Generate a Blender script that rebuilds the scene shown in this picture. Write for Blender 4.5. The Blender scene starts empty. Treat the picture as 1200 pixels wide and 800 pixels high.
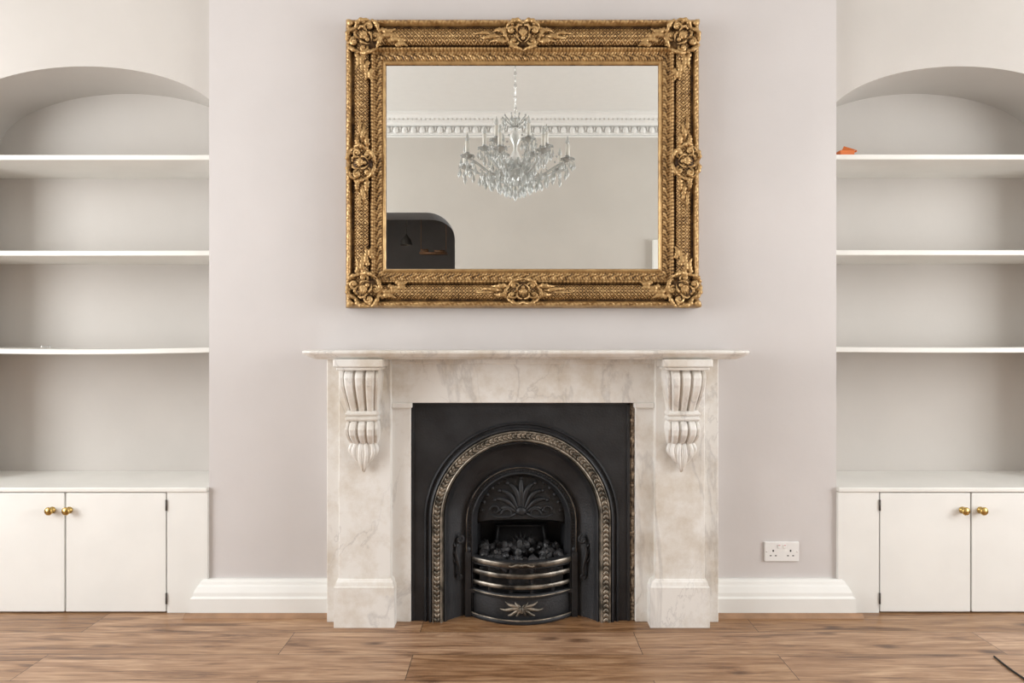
import bpy, math, random
import numpy as np
from mathutils import Vector, Matrix
random.seed(7)
sc=bpy.context.scene
sc.view_settings.view_transform='Standard'
sc.view_settings.look='None'
sc.view_settings.exposure=0.0

H=1.107; D=2.8; F=800.0
def X(px,y=0.0): return (px-600)/F*(D+y)
def Z(py,y=0.0): return H-(py-400)/F*(D+y)
CEIL=3.03; BACK=0.35; FAR=-3.1; XL=-3.5; XR=3.7

# ------------------------------------------------------------ materials
def newmat(name):
    m=bpy.data.materials.new(name); m.use_nodes=True
    nt=m.node_tree; b=nt.nodes['Principled BSDF']
    return m,nt,b
def simple(name,col,rough=0.5,metal=0.0,noise=0.0,nscale=20,bump=0.0,bscale=60,dark=None,coat=0,lo=0.35,hi=0.65):
    m,nt,b=newmat(name)
    b.inputs['Base Color'].default_value=(*col,1)
    b.inputs['Roughness'].default_value=rough
    b.inputs['Metallic'].default_value=metal
    if coat: b.inputs['Coat Weight'].default_value=coat
    tc=nt.nodes.new('ShaderNodeTexCoord')
    if noise>0:
        n=nt.nodes.new('ShaderNodeTexNoise'); n.inputs['Scale'].default_value=nscale; n.inputs['Detail'].default_value=6
        nt.links.new(tc.outputs['Object'],n.inputs['Vector'])
        r=nt.nodes.new('ShaderNodeValToRGB')
        r.color_ramp.elements[0].position=lo; r.color_ramp.elements[1].position=hi
        d=dark if dark else tuple(c*(1-noise) for c in col)
        r.color_ramp.elements[0].color=(*d,1); r.color_ramp.elements[1].color=(*col,1)
        nt.links.new(n.outputs['Fac'],r.inputs['Fac']); nt.links.new(r.outputs['Color'],b.inputs['Base Color'])
    if bump>0:
        n2=nt.nodes.new('ShaderNodeTexNoise'); n2.inputs['Scale'].default_value=bscale; n2.inputs['Detail'].default_value=5
        nt.links.new(tc.outputs['Object'],n2.inputs['Vector'])
        bp=nt.nodes.new('ShaderNodeBump'); bp.inputs['Strength'].default_value=bump; bp.inputs['Distance'].default_value=0.01
        nt.links.new(n2.outputs['Fac'],bp.inputs['Height']); nt.links.new(bp.outputs['Normal'],b.inputs['Normal'])
    return m
M_breast=simple('breast_paint',(0.632,0.600,0.585),0.6,noise=0.07,nscale=1.6,bump=0.3,bscale=5)
M_wall=simple('wall_paint',(0.570,0.538,0.500),0.65,noise=0.07,nscale=1.9,bump=0.22,bscale=7)
M_ceil=simple('ceiling_paint',(0.76,0.755,0.74),0.7,noise=0.02)
M_white=simple('white_gloss_paint',(0.83,0.825,0.79),0.35,noise=0.04,nscale=5,bump=0.05,bscale=12)
M_shelf=simple('shelf_paint',(0.82,0.81,0.765),0.45,noise=0.07,nscale=4)
M_brass=simple('brass',(0.55,0.38,0.13),0.25,1.0)
M_iron=simple('cast_iron',(0.030,0.031,0.034),0.48,0.25,noise=0.5,nscale=9,bump=0.15,bscale=120)
M_ironin=simple('cast_iron_sooty',(0.016,0.016,0.017),0.5,0.3,noise=0.4,nscale=15,bump=0.2,bscale=90)
M_gilt=simple('worn_gilt_iron',(0.40,0.34,0.27),0.45,0.65,noise=0.5,nscale=26,dark=(0.08,0.07,0.055),lo=0.36,hi=0.66)
M_steel=simple('tarnished_grate_bar',(0.32,0.28,0.23),0.36,0.8,noise=0.5,nscale=16,dark=(0.04,0.036,0.032),lo=0.38,hi=0.66)
M_coal=simple('coal',(0.045,0.044,0.046),0.42,0,noise=0.6,nscale=30,bump=0.4,bscale=70)
M_rust=simple('rusty_edge',(0.38,0.29,0.20),0.8,0,noise=0.7,nscale=45,dark=(0.045,0.028,0.018),bump=0.6,bscale=80)
M_plastic=simple('white_plastic',(0.82,0.81,0.79),0.3)
M_dark=simple('dark_slot',(0.02,0.02,0.02),0.6)
M_red=simple('red_mark',(0.5,0.03,0.02),0.5)
M_orange=simple('orange_card',(0.65,0.16,0.03),0.6)
M_cable=simple('black_cable',(0.015,0.014,0.013),0.6)
M_trimwood=simple('wood_quadrant',(0.38,0.22,0.12),0.45,noise=0.3,nscale=12)
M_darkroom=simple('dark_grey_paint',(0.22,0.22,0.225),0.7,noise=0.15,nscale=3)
M_candle=simple('candle_sleeve',(0.82,0.80,0.75),0.5)
M_brownwood=simple('brown_wood',(0.22,0.11,0.05),0.5,0,noise=0.3)
M_silver=simple('silver_metal',(0.70,0.70,0.69),0.25,0.9)
M_hinge=simple('dark_hinge',(0.08,0.07,0.06),0.5,0.6)
m,nt,b=newmat('crystal'); b.inputs['Base Color'].default_value=(0.78,0.80,0.79,1); b.inputs['Roughness'].default_value=0.05
b.inputs['Transmission Weight'].default_value=0.6; b.inputs['IOR'].default_value=1.6; M_crystal=m
m,nt,b=newmat('mirror_glass'); b.inputs['Base Color'].default_value=(0.93,0.945,0.915,1); b.inputs['Metallic'].default_value=1; b.inputs['Roughness'].default_value=0.0; M_mirror=m

def marble():
    m,nt,b=newmat('aged_marble'); L=nt.links.new
    N=nt.nodes.new
    tc=N('ShaderNodeTexCoord')
    def vein(scale,rot,sc_,width,dist):
        mp=N('ShaderNodeMapping'); mp.inputs['Rotation'].default_value=rot; mp.inputs['Scale'].default_value=sc_; L(tc.outputs['Object'],mp.inputs['Vector'])
        n=N('ShaderNodeTexNoise'); n.inputs['Scale'].default_value=scale; n.inputs['Detail'].default_value=8; n.inputs['Roughness'].default_value=0.58; n.inputs['Distortion'].default_value=dist
        L(mp.outputs['Vector'],n.inputs['Vector'])
        s=N('ShaderNodeMath'); s.operation='SUBTRACT'; s.inputs[1].default_value=0.5; L(n.outputs['Fac'],s.inputs[0])
        a=N('ShaderNodeMath'); a.operation='ABSOLUTE'; L(s.outputs[0],a.inputs[0])
        r=N('ShaderNodeMapRange'); r.inputs['From Min'].default_value=0; r.inputs['From Max'].default_value=width; r.inputs['To Min'].default_value=1; r.inputs['To Max'].default_value=0; L(a.outputs[0],r.inputs['Value'])
        return r.outputs[0]
    v1=vein(1.5,(0.3,0.75,0.2),(1,1,0.4),0.014,0.6)
    v2=vein(3.2,(0.9,-0.5,0.7),(1,1,0.5),0.010,0.8)
    n5=N('ShaderNodeTexNoise'); n5.inputs['Scale'].default_value=2.6; n5.inputs['Detail'].default_value=2; L(tc.outputs['Object'],n5.inputs['Vector'])
    r5=N('ShaderNodeMapRange'); r5.inputs['From Min'].default_value=0.42; r5.inputs['From Max'].default_value=0.62; L(n5.outputs['Fac'],r5.inputs['Value'])
    v2m=N('ShaderNodeMath'); v2m.operation='MULTIPLY'; L(v2,v2m.inputs[0]); L(r5.outputs[0],v2m.inputs[1])
    va=N('ShaderNodeMath'); va.operation='MAXIMUM'; L(v1,va.inputs[0]); L(v2m.outputs[0],va.inputs[1])
    vs=N('ShaderNodeMath'); vs.operation='MULTIPLY'; vs.inputs[1].default_value=0.5; L(va.outputs[0],vs.inputs[0])
    mv=N('ShaderNodeMix'); mv.data_type='RGBA'; L(vs.outputs[0],mv.inputs[0]); mv.inputs[6].default_value=(0.83,0.81,0.77,1); mv.inputs[7].default_value=(0.52,0.50,0.48,1)
    n2=N('ShaderNodeTexNoise'); n2.inputs['Scale'].default_value=4.5; n2.inputs['Detail'].default_value=8; n2.inputs['Roughness'].default_value=0.68; L(tc.outputs['Object'],n2.inputs['Vector'])
    r2=N('ShaderNodeValToRGB'); L(n2.outputs['Fac'],r2.inputs['Fac'])
    e=r2.color_ramp.elements; e[0].position=0.34; e[0].color=(0.72,0.65,0.56,1); e[1].position=0.55; e[1].color=(1,1,1,1)
    mx=N('ShaderNodeMix'); mx.data_type='RGBA'; mx.blend_type='MULTIPLY'; mx.inputs[0].default_value=0.8
    L(mv.outputs[2],mx.inputs[6]); L(r2.outputs['Color'],mx.inputs[7]); L(mx.outputs[2],b.inputs['Base Color'])
    b.inputs['Roughness'].default_value=0.35
    n6=N('ShaderNodeTexNoise'); n6.inputs['Scale'].default_value=14; n6.inputs['Detail'].default_value=6; L(tc.outputs['Object'],n6.inputs['Vector'])
    bp=N('ShaderNodeBump'); bp.inputs['Strength'].default_value=0.15; bp.inputs['Distance'].default_value=0.006; L(n6.outputs['Fac'],bp.inputs['Height']); L(bp.outputs[0],b.inputs['Normal'])
    return m
M_marble=marble()

def gold():
    m,nt,b=newmat('antique_gold'); L=nt.links.new
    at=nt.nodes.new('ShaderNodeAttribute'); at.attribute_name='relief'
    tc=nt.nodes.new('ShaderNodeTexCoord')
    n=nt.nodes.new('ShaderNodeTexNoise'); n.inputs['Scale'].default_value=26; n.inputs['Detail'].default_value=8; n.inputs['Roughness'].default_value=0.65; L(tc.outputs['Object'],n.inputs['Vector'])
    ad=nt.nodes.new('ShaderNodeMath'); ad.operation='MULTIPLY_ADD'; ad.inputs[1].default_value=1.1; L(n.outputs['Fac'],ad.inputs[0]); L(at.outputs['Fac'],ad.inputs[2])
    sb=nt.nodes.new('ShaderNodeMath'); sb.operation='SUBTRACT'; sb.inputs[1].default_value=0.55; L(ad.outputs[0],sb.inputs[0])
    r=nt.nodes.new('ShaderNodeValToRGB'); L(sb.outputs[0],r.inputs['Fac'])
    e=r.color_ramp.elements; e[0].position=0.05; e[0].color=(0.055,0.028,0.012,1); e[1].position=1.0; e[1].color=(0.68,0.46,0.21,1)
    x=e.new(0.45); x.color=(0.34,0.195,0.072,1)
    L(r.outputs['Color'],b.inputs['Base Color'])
    b.inputs['Metallic'].default_value=0.55; b.inputs['Roughness'].default_value=0.34
    bp=nt.nodes.new('ShaderNodeBump'); bp.inputs['Strength'].default_value=0.35; bp.inputs['Distance'].default_value=0.005
    n2=nt.nodes.new('ShaderNodeTexNoise'); n2.inputs['Scale'].default_value=130; L(tc.outputs['Object'],n2.inputs['Vector'])
    L(n2.outputs['Fac'],bp.inputs['Height']); L(bp.outputs['Normal'],b.inputs['Normal'])
    return m
M_gold=gold()

def woodfloor():
    m,nt,b=newmat('oak_laminate'); L=nt.links.new
    N=nt.nodes.new
    tc=N('ShaderNodeTexCoord')
    mp=N('ShaderNodeMapping'); mp.inputs['Location'].default_value=(0.35,0.015,0); L(tc.outputs['Object'],mp.inputs['Vector'])
    br=N('ShaderNodeTexBrick'); L(mp.outputs['Vector'],br.inputs['Vector'])
    br.inputs['Scale'].default_value=1; br.inputs['Brick Width'].default_value=1.29; br.inputs['Row Height'].default_value=0.185
    br.inputs['Mortar Size'].default_value=0.0014; br.inputs['Mortar Smooth'].default_value=0.3; br.offset=0.37; br.offset_frequency=2
    br.inputs['Color1'].default_value=(0,0,0,1); br.inputs['Color2'].default_value=(1,1,1,1); br.inputs['Mortar'].default_value=(0.5,0.5,0.5,1)
    sx=N('ShaderNodeSeparateXYZ'); L(mp.outputs['Vector'],sx.inputs[0])
    rw=N('ShaderNodeMath'); rw.operation='DIVIDE'; rw.inputs[1].default_value=0.185; L(sx.outputs['Y'],rw.inputs[0])
    fl=N('ShaderNodeMath'); fl.operation='FLOOR'; L(rw.outputs[0],fl.inputs[0])
    off=N('ShaderNodeMath'); off.operation='MULTIPLY_ADD'; off.inputs[1].default_value=3.7; L(fl.outputs[0],off.inputs[0])
    bc=N('ShaderNodeMath'); bc.operation='MULTIPLY'; bc.inputs[1].default_value=5.0; L(br.outputs['Color'],bc.inputs[0]); L(bc.outputs[0],off.inputs[2])
    cb=N('ShaderNodeCombineXYZ'); L(off.outputs[0],cb.inputs['Z']); L(off.outputs[0],cb.inputs['X'])
    av=N('ShaderNodeVectorMath'); av.operation='ADD'; L(mp.outputs['Vector'],av.inputs[0]); L(cb.outputs[0],av.inputs[1])
    m2=N('ShaderNodeMapping'); m2.inputs['Scale'].default_value=(1.0,9,1); L(av.outputs[0],m2.inputs['Vector'])
    n=N('ShaderNodeTexNoise'); n.inputs['Scale'].default_value=2.0; n.inputs['Detail'].default_value=9; n.inputs['Roughness'].default_value=0.62; n.inputs['Distortion'].default_value=1.8; L(m2.outputs[0],n.inputs['Vector'])
    r=N('ShaderNodeValToRGB'); L(n.outputs['Fac'],r.inputs['Fac'])
    e=r.color_ramp.elements; e[0].position=0.30; e[0].color=(0.125,0.058,0.025,1); e[1].position=0.70; e[1].color=(0.52,0.335,0.195,1)
    x=e.new(0.47); x.color=(0.345,0.192,0.098,1)
    m3=N('ShaderNodeMapping'); m3.inputs['Scale'].default_value=(4,60,1); L(av.outputs[0],m3.inputs['Vector'])
    n3=N('ShaderNodeTexNoise'); n3.inputs['Scale'].default_value=2; n3.inputs['Detail'].default_value=4; L(m3.outputs[0],n3.inputs['Vector'])
    r3=N('ShaderNodeValToRGB'); L(n3.outputs['Fac'],r3.inputs['Fac'])
    e=r3.color_ramp.elements; e[0].position=0.38; e[0].color=(0.60,0.52,0.46,1); e[1].position=0.58; e[1].color=(1,1,1,1)
    mx=N('ShaderNodeMix'); mx.data_type='RGBA'; mx.blend_type='MULTIPLY'; mx.inputs[0].default_value=0.65; L(r.outputs[0],mx.inputs[6]); L(r3.outputs[0],mx.inputs[7])
    m4=N('ShaderNodeMapping'); m4.inputs['Scale'].default_value=(2.2,6,1); L(av.outputs[0],m4.inputs['Vector'])
    dn=N('ShaderNodeTexNoise'); dn.inputs['Scale'].default_value=6; L(av.outputs[0],dn.inputs['Vector'])
    dm=N('ShaderNodeVectorMath'); dm.operation='MULTIPLY_ADD'; dm.inputs[1].default_value=(0.25,0.25,0); L(dn.outputs['Color'],dm.inputs[0]); L(m4.outputs[0],dm.inputs[2])
    v=N('ShaderNodeTexVoronoi'); v.inputs['Scale'].default_value=1.5; L(dm.outputs[0],v.inputs['Vector'])
    r4=N('ShaderNodeValToRGB'); L(v.outputs['Distance'],r4.inputs['Fac'])
    e=r4.color_ramp.elements; e[0].position=0.03; e[0].color=(0.14,0.07,0.045,1); e[1].position=0.20; e[1].color=(1,1,1,1)
    mk=N('ShaderNodeMix'); mk.data_type='RGBA'; mk.blend_type='MULTIPLY'; mk.inputs[0].default_value=0.95; L(mx.outputs[2],mk.inputs[6]); L(r4.outputs[0],mk.inputs[7])
    hs=N('ShaderNodeHueSaturation'); L(mk.outputs[2],hs.inputs['Color'])
    tn=N('ShaderNodeMath'); tn.operation='MULTIPLY_ADD'; tn.inputs[1].default_value=0.38; tn.inputs[2].default_value=0.80; L(br.outputs['Color'],tn.inputs[0]); L(tn.outputs[0],hs.inputs['Value'])
    ts=N('ShaderNodeMath'); ts.operation='MULTIPLY_ADD'; ts.inputs[1].default_value=-0.18; ts.inputs[2].default_value=1.08; L(br.outputs['Color'],ts.inputs[0]); L(ts.outputs[0],hs.inputs['Saturation'])
    ms=N('ShaderNodeMix'); ms.data_type='RGBA'; L(br.outputs['Fac'],ms.inputs[0]); L(hs.outputs[0],ms.inputs[6]); ms.inputs[7].default_value=(0.05,0.028,0.015,1)
    L(ms.outputs[2],b.inputs['Base Color'])
    b.inputs['Roughness'].default_value=0.36
    bp=N('ShaderNodeBump'); bp.inputs['Strength'].default_value=0.2; bp.inputs['Distance'].default_value=0.003; L(n3.outputs['Fac'],bp.inputs['Height']); L(bp.outputs[0],b.inputs['Normal'])
    return m
M_floor=woodfloor()

# ------------------------------------------------------------ mesh helpers
def link(o,parent=None):
    sc.collection.objects.link(o)
    if parent: o.parent=parent
    return o
def empty(name):
    e=bpy.data.objects.new(name,None); e.empty_display_size=0.1; return link(e)
class MB:
    def __init__(s): s.v=[]; s.f=[]; s.r=[]
    def add(s,vs,fs,rel=None):
        o=len(s.v); s.v.extend([tuple(map(float,p)) for p in vs]); s.f.extend([tuple(i+o for i in f) for f in fs])
        if rel is None: s.r.extend([0.6]*len(vs))
        else: s.r.extend([float(q) for q in rel])
    def obj(s,name,mat,parent=None,smooth=True,bevel=0,angle=None):
        me=bpy.data.meshes.new(name); me.from_pydata(s.v,[],s.f); me.update()
        at=me.attributes.new('relief','FLOAT','POINT'); at.data.foreach_set('value',s.r)
        if smooth:
            me.polygons.foreach_set('use_smooth',[True]*len(me.polygons))
            if angle: me.set_sharp_from_angle(angle=math.radians(angle))
        me.materials.append(mat)
        o=bpy.data.objects.new(name,me); link(o,parent)
        if bevel:
            md=o.modifiers.new('bevel','BEVEL'); md.width=bevel; md.segments=2; md.limit_method='ANGLE'
        return o
    def box(s,x0,x1,y0,y1,z0,z1):
        if x0>x1:x0,x1=x1,x0
        if y0>y1:y0,y1=y1,y0
        if z0>z1:z0,z1=z1,z0
        s.add([(x0,y0,z0),(x1,y0,z0),(x1,y1,z0),(x0,y1,z0),(x0,y0,z1),(x1,y0,z1),(x1,y1,z1),(x0,y1,z1)],
              [(0,3,2,1),(4,5,6,7),(0,1,5,4),(1,2,6,5),(2,3,7,6),(3,0,4,7)])
    def tube(s,pts,rad,n=8,flat=1.0,cap=True):
        pts=[Vector(p) for p in pts]; k=len(pts)
        if not hasattr(rad,'__len__'): rad=[rad]*k
        vs=[];fs=[];rel=[]
        prev=None
        for i,p in enumerate(pts):
            t=(pts[min(i+1,k-1)]-pts[max(i-1,0)])
            if t.length<1e-9: t=Vector((0,0,1))
            t.normalize()
            if prev is None:
                up=Vector((0,1,0)) if abs(t.y)<0.9 else Vector((1,0,0))
                a=t.cross(up).normalized()
            else:
                a=(prev-t*prev.dot(t)).normalized()
            prev=a; c=t.cross(a)
            for j in range(n):
                an=2*math.pi*j/n
                q=p+a*(math.cos(an)*rad[i])+c*(math.sin(an)*rad[i]*flat)
                vs.append(q); 
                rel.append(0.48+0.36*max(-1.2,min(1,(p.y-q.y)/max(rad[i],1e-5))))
        for i in range(k-1):
            for j in range(n):
                fs.append((i*n+j,i*n+(j+1)%n,(i+1)*n+(j+1)%n,(i+1)*n+j))
        if cap:
            fs.append(tuple(range(n-1,-1,-1))); fs.append(tuple((k-1)*n+j for j in range(n)))
        s.add(vs,fs,rel)
    def ell(s,c,r,rot=None,nu=10,nv=7,rel=None):
        vs=[];fs=[]
        R=rot if rot is not None else Matrix.Identity(3)
        c=Vector(c)
        for i in range(nv+1):
            th=math.pi*i/nv
            for j in range(nu):
                ph=2*math.pi*j/nu
                v=Vector((r[0]*math.sin(th)*math.cos(ph),r[1]*math.sin(th)*math.sin(ph),r[2]*math.cos(th)))
                vs.append(c+R@v)
        for i in range(nv):
            for j in range(nu):
                fs.append((i*nu+j,(i+1)*nu+j,(i+1)*nu+(j+1)%nu,i*nu+(j+1)%nu))
        s.add(vs,fs,[0.75 if rel is None else rel]*len(vs))
    def lathe(s,c,prof,n=20,axis='z'):
        vs=[];fs=[];c=Vector(c)
        for r,h in prof:
            for j in range(n):
                a=2*math.pi*j/n
                if axis=='z': vs.append(c+Vector((r*math.cos(a),r*math.sin(a),h)))
                else: vs.append(c+Vector((r*math.cos(a),h,r*math.sin(a))))
        for i in range(len(prof)-1):
            for j in range(n):
                fs.append((i*n+j,i*n+(j+1)%n,(i+1)*n+(j+1)%n,(i+1)*n+j))
        s.add(vs,fs)
    def grid(s,vs,nr,nc,rel=None):
        fs=[(i*nc+j,i*nc+j+1,(i+1)*nc+j+1,(i+1)*nc+j) for i in range(nr-1) for j in range(nc-1)]
        s.add(vs,fs,rel)
def boxo(name,x0,x1,y0,y1,z0,z1,mat,parent=None,bevel=0):
    m=MB(); m.box(x0,x1,y0,y1,z0,z1); return m.obj(name,mat,parent,smooth=False,bevel=bevel)

def arch_path(cx,zc,zb,a,bb,n=40):
    pts=[(cx-a,zb),(cx-a,(zb+zc)/2)]
    for i in range(n+1):
        t=math.pi-math.pi*i/n
        pts.append((cx+a*math.cos(t),zc+bb*math.sin(t)))
    pts+=[(cx+a,(zb+zc)/2),(cx+a,zb)]
    return pts
def arch_plate(mb,cx,zc,zb,a,bb,rx0,rx1,rz1,y,n=60):
    ang=[math.pi-math.pi*i/n for i in range(n+1)]
    c1=math.atan2(rz1-zc,rx1-cx); c0=math.atan2(rz1-zc,rx0-cx)
    ang=sorted(ang+[c0,c1],reverse=True)
    inner=[(cx-a,zb)];outer=[(rx0,zb)]
    for t in ang:
        dx,dz=math.cos(t),math.sin(t)
        k=1/math.sqrt((dx/a)**2+(dz/bb)**2)
        inner.append((cx+dx*k,zc+dz*k))
        c=[]
        if dx>1e-9: c.append((rx1-cx)/dx)
        if dx<-1e-9: c.append((rx0-cx)/dx)
        if dz>1e-9: c.append((rz1-zc)/dz)
        q=min(c); outer.append((cx+dx*q,zc+dz*q))
    inner.append((cx+a,zb)); outer.append((rx1,zb))
    vs=[(p[0],y,p[1]) for p in inner]+[(p[0],y,p[1]) for p in outer]
    k=len(inner); fs=[(i,i+1,k+i+1,k+i) for i in range(k-1)]
    mb.add(vs,fs)
def usweep(mb,cx,zc,zb,prof,n=56):
    rows=[]
    for p in prof:
        r,y=p[0],p[1]; dz=p[2] if len(p)>2 else 0
        rows.append([(q[0],y,q[1]) for q in arch_path(cx,zc+dz,zb,r,r,n)])
    nc=len(rows[0]); mb.grid([q for r in rows for q in r],len(rows),nc)

# ------------------------------------------------------------ room shell
BX0=X(245); BX1=X(980)
boxo('floor',XL-0.1,XR+0.1,FAR-1.6,BACK+0.1,-0.1,0,M_floor)
boxo('ceiling',XL-0.1,XR+0.1,FAR-0.1,BACK+0.1,CEIL,CEIL+0.1,M_ceil)
boxo('wall_back',XL-0.1,XR+0.1,BACK,BACK+0.1,0,CEIL,M_wall)
YA=0.035
AR=1.86
def alcove_wall(name,cx,a,rx0,rx1):
    m=MB(); zs=H+0.88; bb=0.262
    arch_plate(m,cx,zs,0.0,a,bb,rx0,rx1,CEIL,YA)
    pts=arch_path(cx,zs,0.0,a,bb,60)
    m.grid([(p[0],YA,p[1]) for p in pts]+[(p[0],BACK,p[1]) for p in pts],2,len(pts))
    return m.obj(name,M_wall,smooth=True,angle=35)
alcove_wall('wall_alcove_left',-1.775,0.59,XL,BX0+0.08)
alcove_wall('wall_alcove_right',AR,0.57,BX1-0.08,XR)
OX0=-0.395; OX1=0.465; OZ=0.86
m=MB()
m.box(BX0,OX0,0,BACK,0,OZ); m.box(OX1,BX1,0,BACK,0,OZ); m.box(BX0,BX1,0,BACK,OZ,CEIL)
m.obj('wall_chimney_breast',M_breast,smooth=False,bevel=0.0)
def side_wall(name,x,sgn,wy0,wy1,wz0,wz1):
    m=MB(); x2=x+sgn*0.1
    m.box(x,x2,FAR-0.1,wy0,0,CEIL); m.box(x,x2,wy1,BACK+0.1,0,CEIL)
    m.box(x,x2,wy0,wy1,0,wz0); m.box(x,x2,wy0,wy1,wz1,CEIL)
    m.obj(name,M_wall,smooth=False)
def window(name,x,sgn,wy0,wy1,wz0,wz1):
    m=MB(); a=x; b=x+sgn*0.07; t=0.05
    m.box(a,b,wy0,wy0+t,wz0,wz1); m.box(a,b,wy1-t,wy1,wz0,wz1)
    m.box(a,b,wy0,wy1,wz0,wz0+t); m.box(a,b,wy0,wy1,wz1-t,wz1)
    zm=(wz0+wz1)/2; m.box(a,b,wy0,wy1,zm-0.025,zm+0.025)
    ym=(wy0+wy1)/2; m.box(a+sgn*0.02,b-sgn*0.01,ym-0.012,ym+0.012,wz0,wz1)
    m.box(x-sgn*0.06,b,wy0-0.05,wy1+0.05,wz0-0.04,wz0)
    m.obj(name,M_white,smooth=False,bevel=0.003)
WY0,WY1,WZ0,WZ1=-2.75,-0.75,0.55,2.6
side_wall('wall_left',XL,-1,WY0,WY1,WZ0,WZ1); side_wall('wall_right',XR,1,WY0,WY1,WZ0,WZ1)
window('window_1',XL,-1,WY0,WY1,WZ0,WZ1); window('window_2',XR,1,WY0,WY1,WZ0,WZ1)
AW0,AW1,AWT=-1.75,-0.487,2.207
m=MB()
rc=0.24
prof=[(AW0,0.0),(AW0,AWT-rc)]+[(AW0+rc-rc*math.cos(t),AWT-rc+rc*math.sin(t)) for t in np.linspace(0,math.pi/2,12)]
prof+=[(AW1-rc+rc*math.sin(t),AWT-rc+rc*math.cos(t)) for t in np.linspace(0,math.pi/2,12)]+[(AW1,AWT-rc),(AW1,0.0)]
vs=[];fs=[]
for p in prof: vs.append((p[0],FAR,p[1])); vs.append((p[0],FAR,CEIL))
k=len(prof)
for i in range(k-1): fs.append((2*i,2*i+2,2*i+3,2*i+1))
m.add(vs,fs)
m.add([(XL,FAR,0),(AW0,FAR,0),(AW0,FAR,CEIL),(XL,FAR,CEIL)],[(0,1,2,3)])
DX0,DX1,DZ=1.26,2.03,1.90
m.box(AW1,XR,FAR-0.1,FAR,0,CEIL)
m.obj('wall_front',M_wall,smooth=False)
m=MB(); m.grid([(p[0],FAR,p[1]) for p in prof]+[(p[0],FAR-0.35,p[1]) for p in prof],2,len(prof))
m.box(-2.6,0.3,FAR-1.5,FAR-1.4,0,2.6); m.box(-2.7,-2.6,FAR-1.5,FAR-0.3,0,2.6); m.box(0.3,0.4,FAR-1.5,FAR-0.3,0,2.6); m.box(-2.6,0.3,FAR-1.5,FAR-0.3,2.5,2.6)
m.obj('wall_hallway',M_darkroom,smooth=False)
pl=empty('pendant_lamp'); m=MB()
ry=FAR-0.5
m.tube([(-0.98,ry,2.08),(-0.98,ry,2.5)],0.004,6); m.lathe((-0.98,ry,2.0),[(0.06,0),(0.045,0.05),(0.02,0.08),(0.006,0.10)],16); m.obj('shade_and_cord',M_hinge,pl)
m=MB(); x_=-0.88; ry2=FAR-0.7
m.box(x_,x_+0.26,ry2-0.05,ry2+0.05,1.94,1.955); m.box(x_+0.01,x_+0.08,ry2-0.04,ry2+0.04,1.955,1.985); m.box(x_+0.14,x_+0.24,ry2-0.04,ry2+0.04,1.955,1.975)
m.tube([(x_+0.01,ry2,1.955),(x_+0.01,ry2,2.5)],0.003,6); m.tube([(x_+0.25,ry2,1.955),(x_+0.25,ry2,2.5)],0.003,6)
m.obj('hanging_wooden_rack',M_brownwood)
dr=empty('door_1')
boxo('leaf',DX0,DX1,FAR+0.002,FAR+0.03,0,DZ,M_white,dr,0.003)
m=MB(); m.box(DX0-0.065,DX0,FAR+0.001,FAR+0.045,0,DZ+0.07); m.box(DX1,DX1+0.065,FAR+0.001,FAR+0.045,0,DZ+0.07); m.box(DX0,DX1,FAR+0.001,FAR+0.045,DZ,DZ+0.07)
m.obj('architrave',M_white,dr,False,0.006)
m=MB()
for (a,b) in ((0.12,0.85),(1.0,1.75)):
    for (c,d) in ((DX0+0.1,(DX0+DX1)/2-0.05),((DX0+DX1)/2+0.05,DX1-0.1)):
        m.box(c,d,FAR+0.03,FAR+0.036,a,b)
m.obj('panels',M_white,dr,False,0.003)
m=MB(); m.lathe((DX0+0.06,FAR+0.036,1.0),[(0.012,0),(0.01,0.03),(0.026,0.045),(0.02,0.065),(0.001,0.07)],14,'y'); m.obj('knob',M_brass,dr)

def cornice_run(name,p0,p1,nrm):
    p0=Vector(p0);p1=Vector(p1);nrm=Vector(nrm);m=MB()
    prof=[(0.0,-0.185),(0.012,-0.185),(0.014,-0.172),(0.006,-0.168),(0.02,-0.16),(0.02,-0.095),(0.035,-0.09),(0.045,-0.07),(0.07,-0.06),(0.072,-0.05),(0.085,-0.045),(0.10,-0.02),(0.13,-0.012),(0.13,0.0)]
    vs=[]
    for o,z in prof:
        for p in (p0,p1):
            q=p+nrm*o; vs.append((q.x,q.y,CEIL+z))
    m.grid(vs,len(prof),2)
    L=(p1-p0).length; d=(p1-p0).normalized(); n=int(L/0.075)
    for i in range(n):
        q=p0+d*((i+0.5)*0.075)+nrm*0.03
        m.ell((q.x,q.y,CEIL-0.128),(0.026 if abs(d.x)>0.5 else 0.02,0.02 if abs(d.x)>0.5 else 0.026,0.030),nu=8,nv=5)
        q=p0+d*((i)*0.075)+nrm*0.03
        m.ell((q.x,q.y,CEIL-0.118),(0.008,0.014,0.02),nu=6,nv=4)
        for k in (0.25,0.75):
            q=p0+d*((i+k)*0.075)+nrm*0.075
            m.box(q.x-0.011,q.x+0.011,q.y-0.011,q.y+0.011,CEIL-0.058,CEIL-0.03)
    m.obj(name,M_ceil,smooth=True,angle=30)
cornice_run('trim_1',(XL,FAR,0),(XR,FAR,0),(0,1,0))
cornice_run('trim_2',(XL,FAR,0),(XL,YA,0),(1,0,0))
cornice_run('trim_3',(XR,FAR,0),(XR,YA,0),(-1,0,0))
boxo('baseboard_front',AW1,DX0-0.07,FAR,FAR+0.02,0,0.16,M_white,None,0.004)

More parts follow.
